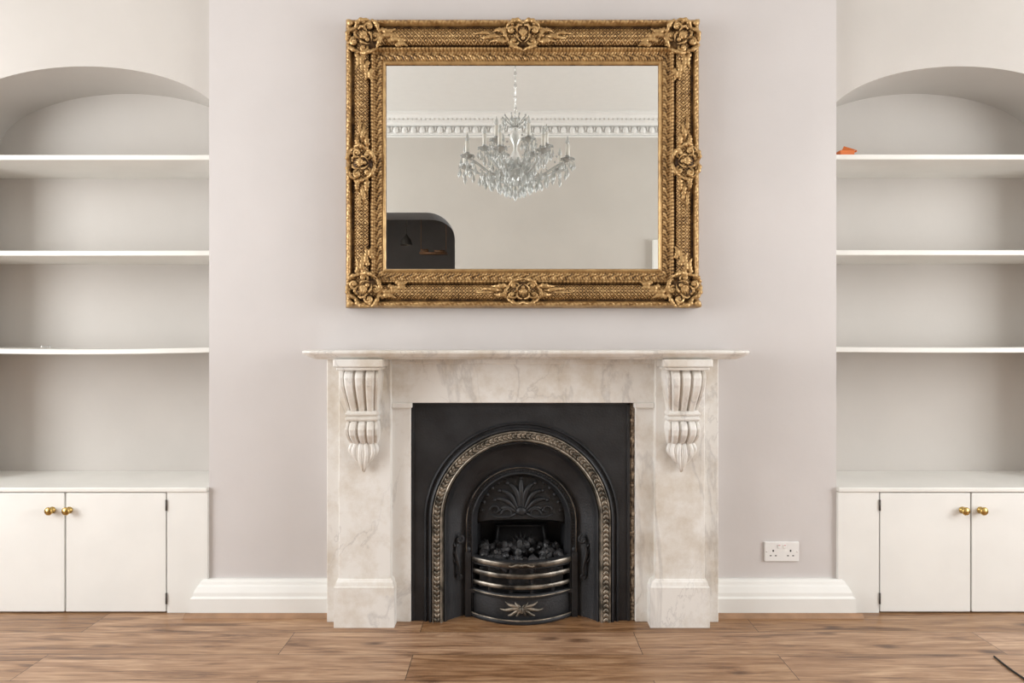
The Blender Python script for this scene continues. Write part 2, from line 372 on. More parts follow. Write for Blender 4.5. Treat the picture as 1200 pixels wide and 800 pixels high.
BP=[(0.0,Z(680,-0.03)+0.0),(0.016,Z(680,-0.03)),(0.024,Z(682,-0.03)),(0.028,Z(685,-0.03)),(0.034,Z(687,-0.03)),(0.044,Z(693,-0.03)),(0.046,Z(697,-0.03)),(0.054,Z(699,-0.03)),(0.055,0.022),(0.055,0.0)]
YC=-0.015
def baseb(name,xc,sgn,xe):
    m=MB(); vs=[]
    for o,z in BP:
        vs+= [(xc+sgn*o,YC+0.002 if o>0.016 else -0.001,z),(xc+sgn*o,-o,z),(xe,-o,z)]
    m.grid(vs,len(BP),3)
    m.obj(name,M_white,smooth=False)
baseb('baseboard_left',BX0,-1,X(384,-0.1)+0.0)
baseb('baseboard_right',BX1,1,X(841,-0.1))
def quadrant(name,x0,x1):
    m=MB(); vs=[]
    for t in np.linspace(0,math.pi/2,6):
        vs+= [(x0,-0.055-0.022*math.sin(t),0.016*math.cos(t)),(x1,-0.055-0.022*math.sin(t),0.016*math.cos(t))]
    m.grid(vs,6,2); 
    m.add([(x0,-0.055,0.016),(x0,-0.055,0),(x0,-0.077,0)],[(0,1,2)]); m.add([(x1,-0.055,0.016),(x1,-0.055,0),(x1,-0.077,0)],[(0,1,2)])
    m.obj(name,M_trimwood)
quadrant('trim_4',BX0-0.07,X(384,-0.1)); quadrant('trim_5',X(841,-0.1),BX1+0.075)

# ------------------------------------------------------------ shelves
AX=[(-2.363,BX0+0.0),(BX1,2.428)]
def shelf(x0,x1,z,bow,parent=None):
    m=MB(); n=16; t=0.021; vs=[]
    sec=[(0.03,0),(0.028,-0.002),(0.028,-t+0.002),(0.03,-t),(BACK,-t),(BACK,0),(0.03,0)]
    for y,dz in sec:
        for i in range(n+1):
            s=i/n; vs.append((x0+(x1-x0)*s,y,z+dz-bow*math.sin(math.pi*s)))
    m.grid(vs,len(sec),n+1)
    m.obj('wall_shelf',M_shelf,None,smooth=False)
for k,(x0,x1) in enumerate(AX):
    for py,bow in ((181.5,0.0),(293.5,0.001),(407,0.008)):
        shelf(x0,x1,Z(py+(0 if k==0 else -0.5),0.03),bow*(1 if k==0 else 0.35))
m=MB(); m.box(-0.03,0.03,-0.03,0.02,0,0.02); m.add([(-0.02,-0.02,0.02),(0.04,-0.03,0.02),(0.0,0.0,0.045)],[(0,1,2)]); m.tube([(0.02,0,0.013),(0.045,-0.02,0.02)],0.004)
o=m.obj('orange_card_box',M_orange,None,False,0.002); o.location=(X(989,0.07),0.07,Z(181,0.03)+0.001)
m=MB()
pts=[(0.02*math.cos(t*1.3)+t*0.004,0.012*math.sin(t*1.7),0.004+0.006*abs(math.sin(t*2.1))) for t in np.linspace(0,4,40)]
m.tube(pts,0.002,6); o=m.obj('wire_scrap',M_silver); o.location=(X(53,0.06),0.06,Z(407,0.03)-0.004)

# ------------------------------------------------------------ cupboards
ZTOP=0.512
def cupboard(x0,x1,doors,stiles,knobs,hinges):
    e=empty('built_in_cupboard')
    zt=ZTOP
    boxo('carcass',x0+0.002,x1-0.002,YC+0.022,BACK-0.002,0.0,zt-0.021,M_white,e)
    m=MB(); m.box(x0,x1,YC-0.006,BACK-0.001,zt-0.019,zt); m.obj('top_board',M_shelf,e,False,0.004)
    for a,b in stiles: boxo('stile',a,b,YC,YC+0.02,0.0,zt-0.02,M_white,e,0.0015)
    for a,b in doors: boxo('door_panel',a+0.002,b-0.002,YC-0.002,YC+0.018,0.006,zt-0.0225,M_white,e,0.002)
    for x in knobs:
        m=MB(); m.lathe((x,YC-0.002,0.421),[(0.013,0),(0.014,-0.003),(0.006,-0.006),(0.006,-0.014),(0.015,-0.019),(0.017,-0.026),(0.012,-0.032),(0.001,-0.034)],18,'y'); m.obj('knob',M_brass,e)
    for x in hinges:
        m=MB()
        for z in (0.44,0.06): m.tube([(x,YC-0.003,z-0.022),(x,YC-0.003,z+0.022)],0.0035,8)
        m.obj('hinges',M_hinge,e)
s=2.785/800
cupboard(-2.363,BX0,[(-2.235,-1.8235),(-1.8205,-1.41)],[(-2.363,-2.237),(-1.408,BX0)],[(62-600)*s,(82-600)*s],[-1.409])
cupboard(BX1,2.428,[(1.50,1.8705),(1.8735,2.244)],[(BX1,1.498),(2.246,2.428)],[(1127-600)*s,(1148-600)*s],[1.499])

# ------------------------------------------------------------ mantelpiece (marble)
mp=empty('marble_mantelpiece')
def shelf_outline(ins):
    x0,x1=-0.798+ins,0.902-ins; yf=-0.275+ins; r=0.085
    pts=[(x0,0.0)]
    for t in np.linspace(0,math.pi/2,14):
        pts.append((x0+r*0.75-r*0.75*math.cos(t),yf+r-r*math.sin(t)))
    for t in np.linspace(0,math.pi/2,14):
        pts.append((x1-r*0.75+r*0.75*math.sin(t),yf+r-r*math.cos(t)))
    pts.append((x1,0.0)); return pts
zt=Z(410.5,-0.27)
m=MB(); lv=[(0.006,0),(0.001,-0.003),(0.0,-0.008),(0.003,-0.014),(0.010,-0.017),(0.012,-0.021),(0.022,-0.027),(0.03,-0.030),(0.036,-0.034)]
rows=[]
for ins,dz in lv: rows+= [(x,y,zt+dz) for x,y in shelf_outline(ins)]
nc=len(shelf_outline(0)); m.grid(rows,len(lv),nc)
t=[(x,y,zt) for x,y in shelf_outline(0.006)]; m.add(t,[tuple(range(len(t)))])
t=[(x,y,zt-0.034) for x,y in shelf_outline(0.036)]; m.add(t,[tuple(range(len(t)))[::-1]])
m.obj('mantel_shelf',M_marble,mp,True,angle=40)
zb=zt-0.034
PY=-0.14; FY=-0.115; SY=-0.105
JX=[(X(397,PY),X(458,PY)),(X(768,PY),X(826,PY))]
XO0=X(383,-0.108); XO1=X(842,-0.108)
m=MB(); m.box(JX[0][1]-0.01,JX[1][0]+0.01,FY,-0.001,Z(472,FY),zb); m.obj('frieze',M_marble,mp,False,0.003)
m=MB(); m.box(JX[0][1]-0.01,JX[1][0]+0.01,FY-0.012,FY+0.001,zb-0.022,zb); m.box(JX[0][1],X(481,FY)+0.006,FY-0.008,-0.001,Z(478,FY),Z(472,FY)+0.001); m.box(X(745,FY)-0.006,JX[1][0],FY-0.008,-0.001,Z(478,FY),Z(472,FY)+0.001)
m.obj('frieze_moulding',M_marble,mp,False,0.004)
m=MB(); m.box(JX[0][1]-0.01,X(481,FY),SY,-0.001,0,Z(472,FY)); m.box(X(745,FY),JX[1][0]+0.01,SY,-0.001,0,Z(472,FY)); m.obj('inner_slips',M_marble,mp,False,0.003)
m=MB()
for i in range(60):
    z=(i+0.5)/60*Z(474,FY); m.ell((X(741.5,-0.09)+random.uniform(-.003,.003),-0.088,z),(random.uniform(.006,.011),random.uniform(.004,.009),random.uniform(.006,.014)),nu=7,nv=5)
m.box(X(738,-0.09),X(745,FY)+0.002,-0.086,-0.001,0,Z(474,FY))
m.obj('rusty_gap_filler',M_rust,mp,False)
m=MB(); m.box(XO0,JX[0][0]+0.01,-0.108,-0.001,0,zb); m.box(JX[1][1]-0.01,XO1,-0.108,-0.001,0,zb); m.obj('outer_margins',M_marble,mp,False,0.003)
for k,(a,b) in enumerate(JX):
    m=MB(); m.box(a,b,PY,-0.05,0.0,zb)
    m.obj('jamb',M_marble,mp,False,0.003)
    pz=Z(680,-0.155); c=0.02
    x0=X(391 if k==0 else 762,-0.16); x1=X(462 if k==0 else 832,-0.16)
    m=MB()
    def ring(x0,x1,y,z): return [(x0,-0.02,z),(x0,y,z),(x1,y,z),(x1,-0.02,z)]
    rr=ring(x0,x1,-0.16,0)+ring(x0,x1,-0.16,pz-0.026)+ring(x0+0.004,x1-0.004,-0.157,pz-0.022)+ring(x0+0.007,x1-0.007,-0.153,pz-0.008)+ring(a-0.004,b+0.004,PY-0.004,pz)+ring(a,b,PY+0.001,pz+0.002)
    m.grid(rr,6,4); m.obj('plinth',M_marble,mp,False)
    cx=(a+b)/2; 
    ct=Z(433,-0.2); cb=Z(521,-0.17); m=MB()
    tk=[0,0.05,0.10,0.20,0.32,0.44,0.52,0.55,0.57,0.595,0.615,0.635,0.66,0.68,0.71,0.78,0.86,0.93,0.97,1.0]
    dk=[0.090,0.104,0.110,0.106,0.092,0.072,0.060,0.055,0.066,0.066,0.054,0.065,0.065,0.052,0.064,0.074,0.068,0.050,0.036,0.02]
    wk=[0.072,0.074,0.074,0.072,0.067,0.061,0.058,0.057,0.062,0.062,0.057,0.061,0.061,0.056,0.060,0.062,0.061,0.057,0.053,0.050]
    nt_=110; nx=61; vs=[];rel=[]
    for i in range(nt_+1):
        tt=i/nt_; d=np.interp(tt,tk,dk); w=np.interp(tt,tk,wk); z=ct+(cb-ct)*tt
        row=[(cx-w,PY+0.002,z)]
        band=0.545<tt<0.69
        for j in range(nx+1):
            u=-1+2*j/nx
            e=abs(u); dd=d
            if not band:
                if e>0.82: dd=d-0.008
                else:
                    g=min(abs(e-0.27),abs(e-0.82))
                    dd=d-0.017*math.exp(-(g/0.085)**2)+0.003
            if e>0.97: dd-=0.004
            row.append((cx+u*w,PY-dd,z))
        row.append((cx+w,PY+0.002,z)); vs+=row
    m.grid(vs,nt_+1,nx+3)
    m.obj('corbel',M_marble,mp,True,angle=50)
    m=MB(); m.box(cx-0.082,cx+0.082,PY-0.116,PY+0.01,ct-0.001,ct+0.012); m.box(cx-0.092,cx+0.092,PY-0.124,PY+0.01,ct+0.012,zb+0.001)
    m.obj('corbel_cap',M_marble,mp,False,0.004)
    m=MB(); z0=cb+0.016; zl=Z(553,-0.16)
    for i in range(-4,5):
        a2=i/4.0; L=(z0-zl)*(1-0.36*abs(a2)**1.6)
        pts=[];rad=[]
        for q in np.linspace(0,1,14):
            x=cx+a2*(0.030+0.027*math.sin(math.pi*min(1,q*0.9)))*(1-0.62*q**2.5)
            y=PY-0.008-0.020*math.sin(math.pi*min(q*0.75+0.12,1))*(1-0.35*abs(a2))-0.005*(i%2)
            pts.append((x,y,z0-L*q)); rad.append(0.0078*math.sin(math.pi*(0.18+0.76*q))**0.7+0.001)
        m.tube(pts,rad,8)
    m.ell((cx,PY-0.002,(z0*0.6+zl*0.4)),(0.040,0.014,0.045))
    m.obj('corbel_leaf',M_marble,mp)

# ------------------------------------------------------------ cast iron insert
fi=empty('cast_iron_fireplace')
IY=-0.09; sp=(D+IY)/F
icx=X(611,IY); izc=Z(608,IY); IX0=X(481,FY)-0.001; IX1=X(738,IY)
m=MB(); arch_plate(m,icx,izc,0.0,112*sp,112*sp,IX0,IX1,Z(472,FY)+0.001,IY)
m.obj('face_plate',M_iron,fi,False)
m=MB(); m.box(IX0,IX0+0.012,IY-0.006,IY,0,Z(472,FY)); m.box(IX1-0.012,IX1,IY-0.006,IY,0,Z(472,FY)); m.box(IX0,IX1,IY-0.006,IY,Z(472,FY)-0.012,Z(472,FY))
m.obj('plate_rim',M_iron,fi,False,0.002)
P=lambda l:[(r*sp,y,dz*sp) for r,y,dz in l]
m=MB(); usweep(m,icx,izc,0.0,P([(114,-0.089,0),(113.5,-0.097,0),(112,-0.101,0),(110.5,-0.097,0),(110,-0.093,0),(108.5,-0.093,0),(107.5,-0.106,0),(105.5,-0.110,0),(104,-0.104,0)]))
m.obj('outer_arch_moulding',M_iron,fi,angle=60)
m=MB(); usweep(m,icx,izc,0.0,P([(104,-0.103,0),(103.5,-0.112,0),(102.5,-0.113,0),(101.5,-0.106,0),(95,-0.106,0),(94,-0.113,0),(93,-0.114,0),(91.5,-0.106,0),(91,-0.1,0)]))
R=98.3*sp; zlen=izc
def upos(s_,R,cx=icx,zc=izc):
    if s_<zc: return cx-R,s_,0,1
    a=(s_-zc)/R
    if a<math.pi: return cx-R*math.cos(a),zc+R*math.sin(a),math.sin(a),math.cos(a)
    q=s_-zc-math.pi*R
    return cx+R,zc-q,0,-1
tot=2*izc+math.pi*R; nb=int(tot/0.0185)
for i in range(nb):
    x,z,tx,tz=upos((i+0.5)*tot/nb,R); nx_,nz_=-tz,tx
    for sd in (-1,1):
        c=Vector((x+nx_*0.0055*sd,-0.109,z+nz_*0.0055*sd))
        d=Vector((tx+nx_*0.55*sd,0,tz+nz_*0.55*sd)).normalized(); w=Vector((0,1,0)); u=w.cross(d)
        m.ell(c,(0.0048,0.006,0.0105),Matrix((u,w,d)).transposed(),8,6)
    m.ell((x-tx*0.0,-0.111,z),(0.0035,0.006,0.0035),nu=6,nv=4)
m.obj('gilt_arch_band',M_gilt,fi,angle=60)
m=MB(); usweep(m,icx,izc,0.0,P([(91,-0.1,0),(89.5,-0.104,0),(88,-0.100,0),(87,-0.09,0),(83,-0.078,-1),(77,-0.058,-3),(71,-0.044,-5),(67,-0.037,-7),(66.5,-0.037,-7)]))
m.obj('splayed_reveal',M_iron,fi,angle=60)
m=MB(); usweep(m,icx,izc-7*sp,0.0,P([(66.8,-0.037,0),(66.5,-0.050,0),(65,-0.053,0),(64,-0.047,0),(63.5,-0.042,0),(60,-0.042,0),(59.5,-0.050,0),(58,-0.052,0),(57,-0.046,0),(55.5,-0.030,0),(53,-0.02,0),(52.5,0.0,0),(50,0.16,0)]))
R2=61.8*sp; z2=izc-7*sp; tot=2*z2+math.pi*R2; nb=int(tot/0.012)
for i in range(nb):
    x,z,tx,tz=upos((i+0.5)*tot/nb,R2,icx,z2); m.ell((x,-0.043,z),(0.0042,0.004,0.0042),nu=6,nv=4)
m.obj('inner_arch_frame',M_iron,fi,angle=60)
m=MB(); usweep(m,icx,z2,0.0,P([(65.7,-0.0522,0),(65.2,-0.0543,0),(64.7,-0.0522,0)]))
m.obj('inner_arch_highlight',M_steel,fi)
m=MB(); bw=52*sp
m.add([(icx-bw,0.16,0),(icx+bw,0.16,0),(icx+bw,0.10,0.42),(icx-bw,0.10,0.42)],[(0,1,2,3)])
m.box(icx-bw-0.01,icx+bw+0.01,0.165,0.18,0,0.66)
zh=Z(606,0.0); nT=24; vs=[]
aa=[math.radians(a_) for a_ in np.linspace(0,180,nT+1)]
Rt=53*sp
for a_ in aa:
    x=icx-Rt*math.cos(a_); zt_=z2+Rt*math.sin(a_)
    zl_=max(z2-0.02, zh-0.02) + 0.022*math.sin(a_)
    zt_=max(zt_,zl_)
    vs.append((x,-0.012,zt_))
for a_ in aa:
    x=icx-Rt*math.cos(a_); vs.append((x,-0.004-0.03*math.sin(a_),zh-0.02+0.022*math.sin(a_)))
for a_ in aa:
    x=icx-Rt*math.cos(a_); vs.append((x,0.0-0.02*math.sin(a_),zh-0.028+0.022*math.sin(a_)))
for a_ in aa:
    x=icx-Rt*math.cos(a_); vs.append((x,0.12,zh-0.05))
m.grid(vs,4,nT+1)
m.obj('firebox_hood',M_ironin,fi,True,angle=40)
m=MB()
bz=Z(600,-0.02)
for i in range(-4,5):
    a_=math.radians(i*19.5); L=0.140*(1-0.05*abs(i))
    if abs(i)==4: L*=0.80
    curl=0.0 if i==0 else (1 if i>0 else -1)
    pts=[];rad=[]
    for q in np.linspace(0,1,16):
        rr=0.02+(L-0.02)*q; aq=a_-curl*0.18*math.sin(math.pi*q)+curl*0.10*q
        pts.append((icx+math.sin(aq)*rr,-0.030+0.010*q,bz+math.cos(aq)*rr)); rad.append(0.003+0.0090*math.sin(math.pi*min(1,(0.08+q*0.9)))*(0.4+q*0.9))
    m.tube(pts,rad,8,flat=0.9)
    m.ell((pts[-1][0],-0.026,pts[-1][2]),(0.0075,0.008,0.0075),nu=8,nv=5)
m.ell((icx,-0.035,bz+0.008),(0.022,0.012,0.018))
for i in range(15):
    a_=math.radians(-84+12*i); m.ell((icx+math.sin(a_)*0.160,-0.014,bz-0.01+math.cos(a_)*0.160),(0.009,0.007,0.009),nu=8,nv=5)
for sd in (-1,1):
    for (ox,oz,r0,ws) in ((0.055,-0.004,0.026,0.006),(0.105,0.012,0.022,0.005)):
        pts=[];rad=[]
        for q in np.linspace(0,1,30):
            an=q*2.2*math.pi*0.8; rr=r0*(1-0.75*q)
            pts.append((icx+sd*(ox+rr*math.cos(an)),-0.03,bz-0.002+rr*math.sin(an)+oz)); rad.append(ws*(1-0.5*q))
        m.tube(pts,rad,6)
    m.tube([(icx+sd*0.02,-0.032,bz),(icx+sd*0.05,-0.034,bz-0.016),(icx+sd*0.1,-0.03,bz-0.018),(icx+sd*0.13,-0.022,bz-0.005)],[0.006,0.006,0.005,0.002],8)
m.obj('palmette_relief',M_iron,fi)
m=MB(); y0=0.085
zf0,zf1=Z(646,0.08),Z(616,0.08); xa,xb=icx-0.11,icx+0.11
for (p,q) in (((xa,zf0),(xb,zf0)),((xa,zf1),(xb,zf1)),((xa,zf0),(xa+0.015,zf1)),((xb,zf0),(xb-0.015,zf1))):
    m.tube([(p[0],y0,p[1]),(q[0],y0,q[1])],0.006,8)
m.box(xa,xb,y0+0.002,0.16,0.05,zf1)
for i in range(-4,5):
    a_=math.radians(i*19)
    m.tube([(icx+math.sin(a_)*0.015,y0,zf0+0.012+math.cos(a_)*0.01),(icx+math.sin(a_)*0.05,y0-0.004,zf0+0.012+math.cos(a_)*0.05),(icx+math.sin(a_)*0.075,y0,zf0+0.012+math.cos(a_)*0.075)],[0.003,0.007,0.002],6)
m.obj('fireback_panel',M_iron,fi)
def bow(z,hw,n=25,dep=0.098,y0=-0.03,dz=0):
    pts=[]
    for i in range(n):
        t=-1+2*i/(n-1); pts.append((icx+t*hw,y0-dep*math.cos(t*math.pi/2)**0.8 if abs(t)<1 else y0,z))
    return pts
def strip(mb,z0,z1,hw,dep,thick=0.01,y0=-0.03,crown=0.003):
    n=33; vs=[]
    P0=bow(0,hw,n,dep,y0)
    sec=[(thick,z0),(0,z0),(-crown,z0+(z1-z0)*0.25),(-crown,z0+(z1-z0)*0.75),(0,z1),(thick,z1),(thick,z0)]
    for o,z in sec:
        for p in P0: vs.append((p[0],p[1]+o,z))
    mb.grid(vs,len(sec),n)
hw=62*sp
m=MB()
strip(m,0.222,0.243,hw*1.03,0.105,0.012); strip(m,0.176,0.194,hw,0.098,0.010); strip(m,0.134,0.150,hw,0.098,0.010)
m.obj('grate_bars',M_steel,fi,True,angle=40)
m=MB()
strip(m,0.243,0.249,hw*1.05,0.112,0.022); strip(m,0.212,0.222,hw,0.092,0.01); strip(m,0.098,0.116,hw*1.01,0.104,0.02)
strip(m,0.0,0.1,hw*0.98,0.088,0.006); strip(m,0.0,0.016,hw*1.03,0.108,0.02)
for t in (-0.93,-0.6,-0.2,0.2,0.6,0.93):
    x=icx+t*hw; y=-0.03-0.098*max(0,math.cos(t*math.pi/2))**0.8+0.014
    m.box(x-0.006,x+0.006,y-0.004,y+0.006,0.1,0.225)
for sd in (-1,1):
    x=icx+sd*hw*1.02; m.box(x-0.012,x+0.012,-0.055,-0.02,0,0.26); m.ell((x,-0.04,0.268),(0.014,0.014,0.016))
m.box(icx-hw,icx+hw,-0.06,0.16,0.1,0.115)
m.obj('grate_frame',M_iron,fi,True,angle=40)
m=MB()
for z in (0.112,0.018,): 
    m.tube([(p[0],p[1]-0.008,z) for p in bow(z,hw*1.0,25,0.104)],0.003,6)
def scroll(mb,cx,cz,y,r0,turns,a0,dr,rad,nn=26,shr=0.75,n=6):
    pts=[];rd=[]
    for q in np.linspace(0,1,nn):
        an=a0+dr*q*turns*2*math.pi; rr=r0*(1-shr*q)
        pts.append((cx+rr*math.cos(an),y-rad*0.5*q,cz+rr*math.sin(an))); rd.append(rad*(0.35+0.9*math.sin(math.pi*min(1,0.15+q*0.75))))
    mb.tube(pts,rd,n)
yy=-0.127
for sd in (-1,1):
    for (zz,a_,L,rr_) in ((0.056,0,0.085,0.0065),(0.056,0.42,0.070,0.0055),(0.056,-0.42,0.062,0.0055),(0.056,0.85,0.040,0.005),(0.056,-0.85,0.034,0.005)):
        m.tube([(icx+sd*q*L*math.cos(a_),yy+0.018*q*q*math.cos(a_),zz+q*L*math.sin(a_)+0.004*math.sin(q*6)) for q in np.linspace(0.04,1,14)],[rr_*math.sin(math.pi*(0.1+0.85*q))+0.001 for q in np.linspace(0,1,14)],8)
m.ell((icx,yy-0.004,0.056),(0.010,0.008,0.014))
for sd in (-1,1):
    m.tube([(icx+sd*q*0.05,-0.140+0.006*q,0.232+0.004*math.sin(q*6)) for q in np.linspace(0,1,8)],[0.006*(1-0.8*q)+0.001 for q in np.linspace(0,1,8)],6)
m.obj('grate_ornament',M_gilt,fi)
m=MB()
for sd in (-1,1):
    xx=icx+sd*75*sp; y1=-0.066
    scroll(m,xx-sd*0.008,0.315,y1,0.018,1.1,math.pi/2,sd,0.005)
    m.tube([(xx+sd*0.006*math.sin(q*6),y1-0.004,0.30-0.13*q) for q in np.linspace(0,1,14)],[0.006*math.sin(math.pi*(0.1+0.85*q))+0.002 for q in np.linspace(0,1,14)],8)
    scroll(m,xx-sd*0.004,0.165,y1,0.014,1.0,-math.pi/2,-sd,0.004)
    for q in (0.28,0.25,0.22): m.tube([(xx,y1-0.002,q),(xx+sd*0.014,y1-0.004,q+0.012),(xx+sd*0.018,y1,q+0.026)],[0.004,0.005,0.001],6)
m.obj('side_scrolls',M_iron,fi)
m=MB()
for i in range(110):
    t=random.uniform(-0.9,0.9); v=random.random()
    x=icx+t*hw*0.88; yf=-0.03-0.078*math.cos(t*math.pi/2); y=yf+v*(0.07-yf); y=min(y,0.075)
    z=0.215+random.uniform(-0.01,0.03)+0.03*v
    r=random.uniform(0.012,0.022); R_=Matrix.Rotation(random.random()*6,3,Vector((random.random(),random.random(),random.random()+0.01)).normalized())
    m0=len(m.v); m.ell((x,y,z),(r*1.2,r,r*0.8),R_,7,4)
    for j in range(m0,len(m.v)):
        p=Vector(m.v[j]); c=Vector((x,y,z)); rr=(hash((i,j))%100)/100
        p=c+(p-c)*(0.8+0.4*rr); m.v[j]=tuple(p)
m.box(icx-hw*0.8,icx+hw*0.8,-0.05,0.08,0.12,0.20)
m.obj('coals',M_coal,fi,False)

# ------------------------------------------------------------ gilt mirror
mi=empty('gilt_framed_mirror')
oy=-0.05; iy=-0.04
ox0,ox1,oz1,oz0=X(405,oy),X(819.5,oy),Z(23,oy),Z(360.5,oy)
ix0,ix1,iz1,iz0=X(453,iy),X(771,iy),Z(77,iy),Z(314.5,iy)
boxo('glass',ix0-0.01,ix1+0.01,-0.036,-0.030,iz0-0.01,iz1+0.01,M_mirror,mi)
boxo('backing',ox0+0.02,ox1-0.02,-0.029,-0.002,oz0+0.02,oz1-0.02,M_dark,mi)
vk=np.array([0,0.0,0.025,0.06,0.11,0.15,0.17,0.20,0.215,0.30,0.40,0.50,0.57,0.59,0.605,0.63,0.66,0.69,0.705,0.75,0.82,0.88,0.90,0.925,0.96,0.985,1.0,1.0])
hk=np.array([0,0.045,0.058,0.070,0.074,0.066,0.052,0.050,0.054,0.066,0.072,0.066,0.054,0.044,0.044,0.058,0.062,0.056,0.044,0.043,0.046,0.043,0.038,0.046,0.048,0.040,0.032,0.031])
nv=84; vv=np.concatenate([[0.0],np.linspace(0,1,nv)])
hb=np.concatenate([[0.002],np.interp(np.linspace(0,1,nv),vk[1:],hk[1:])])
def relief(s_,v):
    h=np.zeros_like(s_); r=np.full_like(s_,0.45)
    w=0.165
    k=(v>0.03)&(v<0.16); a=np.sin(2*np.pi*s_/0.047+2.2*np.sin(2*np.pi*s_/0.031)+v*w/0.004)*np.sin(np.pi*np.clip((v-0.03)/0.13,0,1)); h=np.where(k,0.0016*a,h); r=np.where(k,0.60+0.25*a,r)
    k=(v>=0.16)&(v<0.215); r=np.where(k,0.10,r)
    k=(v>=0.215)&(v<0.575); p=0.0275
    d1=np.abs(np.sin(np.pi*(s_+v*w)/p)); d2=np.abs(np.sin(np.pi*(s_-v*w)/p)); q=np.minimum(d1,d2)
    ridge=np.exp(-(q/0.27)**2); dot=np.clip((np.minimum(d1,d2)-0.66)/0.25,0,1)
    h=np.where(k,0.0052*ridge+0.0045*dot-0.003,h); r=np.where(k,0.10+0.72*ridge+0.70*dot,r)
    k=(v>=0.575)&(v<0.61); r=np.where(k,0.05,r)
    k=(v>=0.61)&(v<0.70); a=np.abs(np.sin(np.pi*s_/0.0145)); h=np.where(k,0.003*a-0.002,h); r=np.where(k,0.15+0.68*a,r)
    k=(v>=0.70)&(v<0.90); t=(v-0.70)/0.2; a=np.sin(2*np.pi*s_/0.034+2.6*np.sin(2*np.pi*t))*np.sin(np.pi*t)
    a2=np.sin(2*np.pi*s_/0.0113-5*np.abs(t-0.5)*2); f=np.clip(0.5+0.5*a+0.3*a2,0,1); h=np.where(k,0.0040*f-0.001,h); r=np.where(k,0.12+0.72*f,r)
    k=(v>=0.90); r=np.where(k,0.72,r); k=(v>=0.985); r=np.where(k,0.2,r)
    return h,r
m=MB()
O=[(ox0,oz1),(ox1,oz1),(ox1,oz0),(ox0,oz0)]; I=[(ix0,iz1),(ix1,iz1),(ix1,iz0),(ix0,iz0)]
for e in range(4):
    o0,o1=O[e],O[(e+1)%4]; i0,i1=I[e],I[(e+1)%4]
    L=math.hypot(o1[0]-o0[0],o1[1]-o0[1]); nu=int(L/0.0026)
    U,V=np.meshgrid(np.linspace(0,1,nu+1),vv); HB=np.repeat(hb[:,None],nu+1,1)
    ax=o0[0]+(o1[0]-o0[0])*U; az=o0[1]+(o1[1]-o0[1])*U
    bx=i0[0]+(i1[0]-i0[0])*U; bz_=i0[1]+(i1[1]-i0[1])*U
    px=ax+(bx-ax)*V; pz_=az+(bz_-az)*V
    s_=px if e%2==0 else pz_
    hh,rl=relief(s_,V); hh[0,:]=0
    Y=-(HB+hh)-0.001
    vs=np.stack([px.ravel(),Y.ravel(),pz_.ravel()],1)
    m.grid([tuple(p) for p in vs],nv+1,nu+1,rl.ravel())
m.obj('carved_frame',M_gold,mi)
class XF:
    def __init__(s,mb,cx,cz,y,rot,sx,sz=None,mir=1): s.mb=mb;s.cx=cx;s.cz=cz;s.y=y;s.c=math.cos(rot);s.s=math.sin(rot);s.sx=sx;s.sz=sz or sx;s.mir=mir
    def p(s,x,z,y=0):
        x*=s.sx*s.mir; z*=s.sz
        return (s.cx+x*s.c-z*s.s,s.y-y,s.cz+x*s.s+z*s.c)
    def leaf(s,pts,w,n=18,y0=0.0,yb=0.012,flat=0.75,frill=0.25):
        P=[];R=[]
        for q in np.linspace(0,1,n):
            c=[Vector(p) for p in pts]
            while len(c)>1: c=[c[i].lerp(c[i+1],q) for i in range(len(c)-1)]
            P.append(s.p(c[0].x,c[0].y,y0+yb*math.sin(math.pi*q))); R.append(w*(0.25+1.0*math.sin(math.pi*(0.12+0.8*q)))*(1-0.45*q)*(1+frill*math.sin(q*26)))
        s.mb.tube(P,R,8,flat)
    def scroll(s,x,z,r0,turns,a0,dr,w,y0=0.004):
        P=[];R=[]
        for q in np.linspace(0,1,30):
            an=a0+dr*q*turns*2*math.pi; rr=r0*(1-0.72*q)
            P.append(s.p(x+rr*math.cos(an),z+rr*math.sin(an),y0+0.008*q)); R.append(w*(0.6+0.6*math.sin(math.pi*(0.1+0.8*q))))
        s.mb.tube(P,R,8)
        s.mb.ell(s.p(x,z,y0+0.008),(w*1.2,w*1.2,w*1.2),nu=8,nv=5)
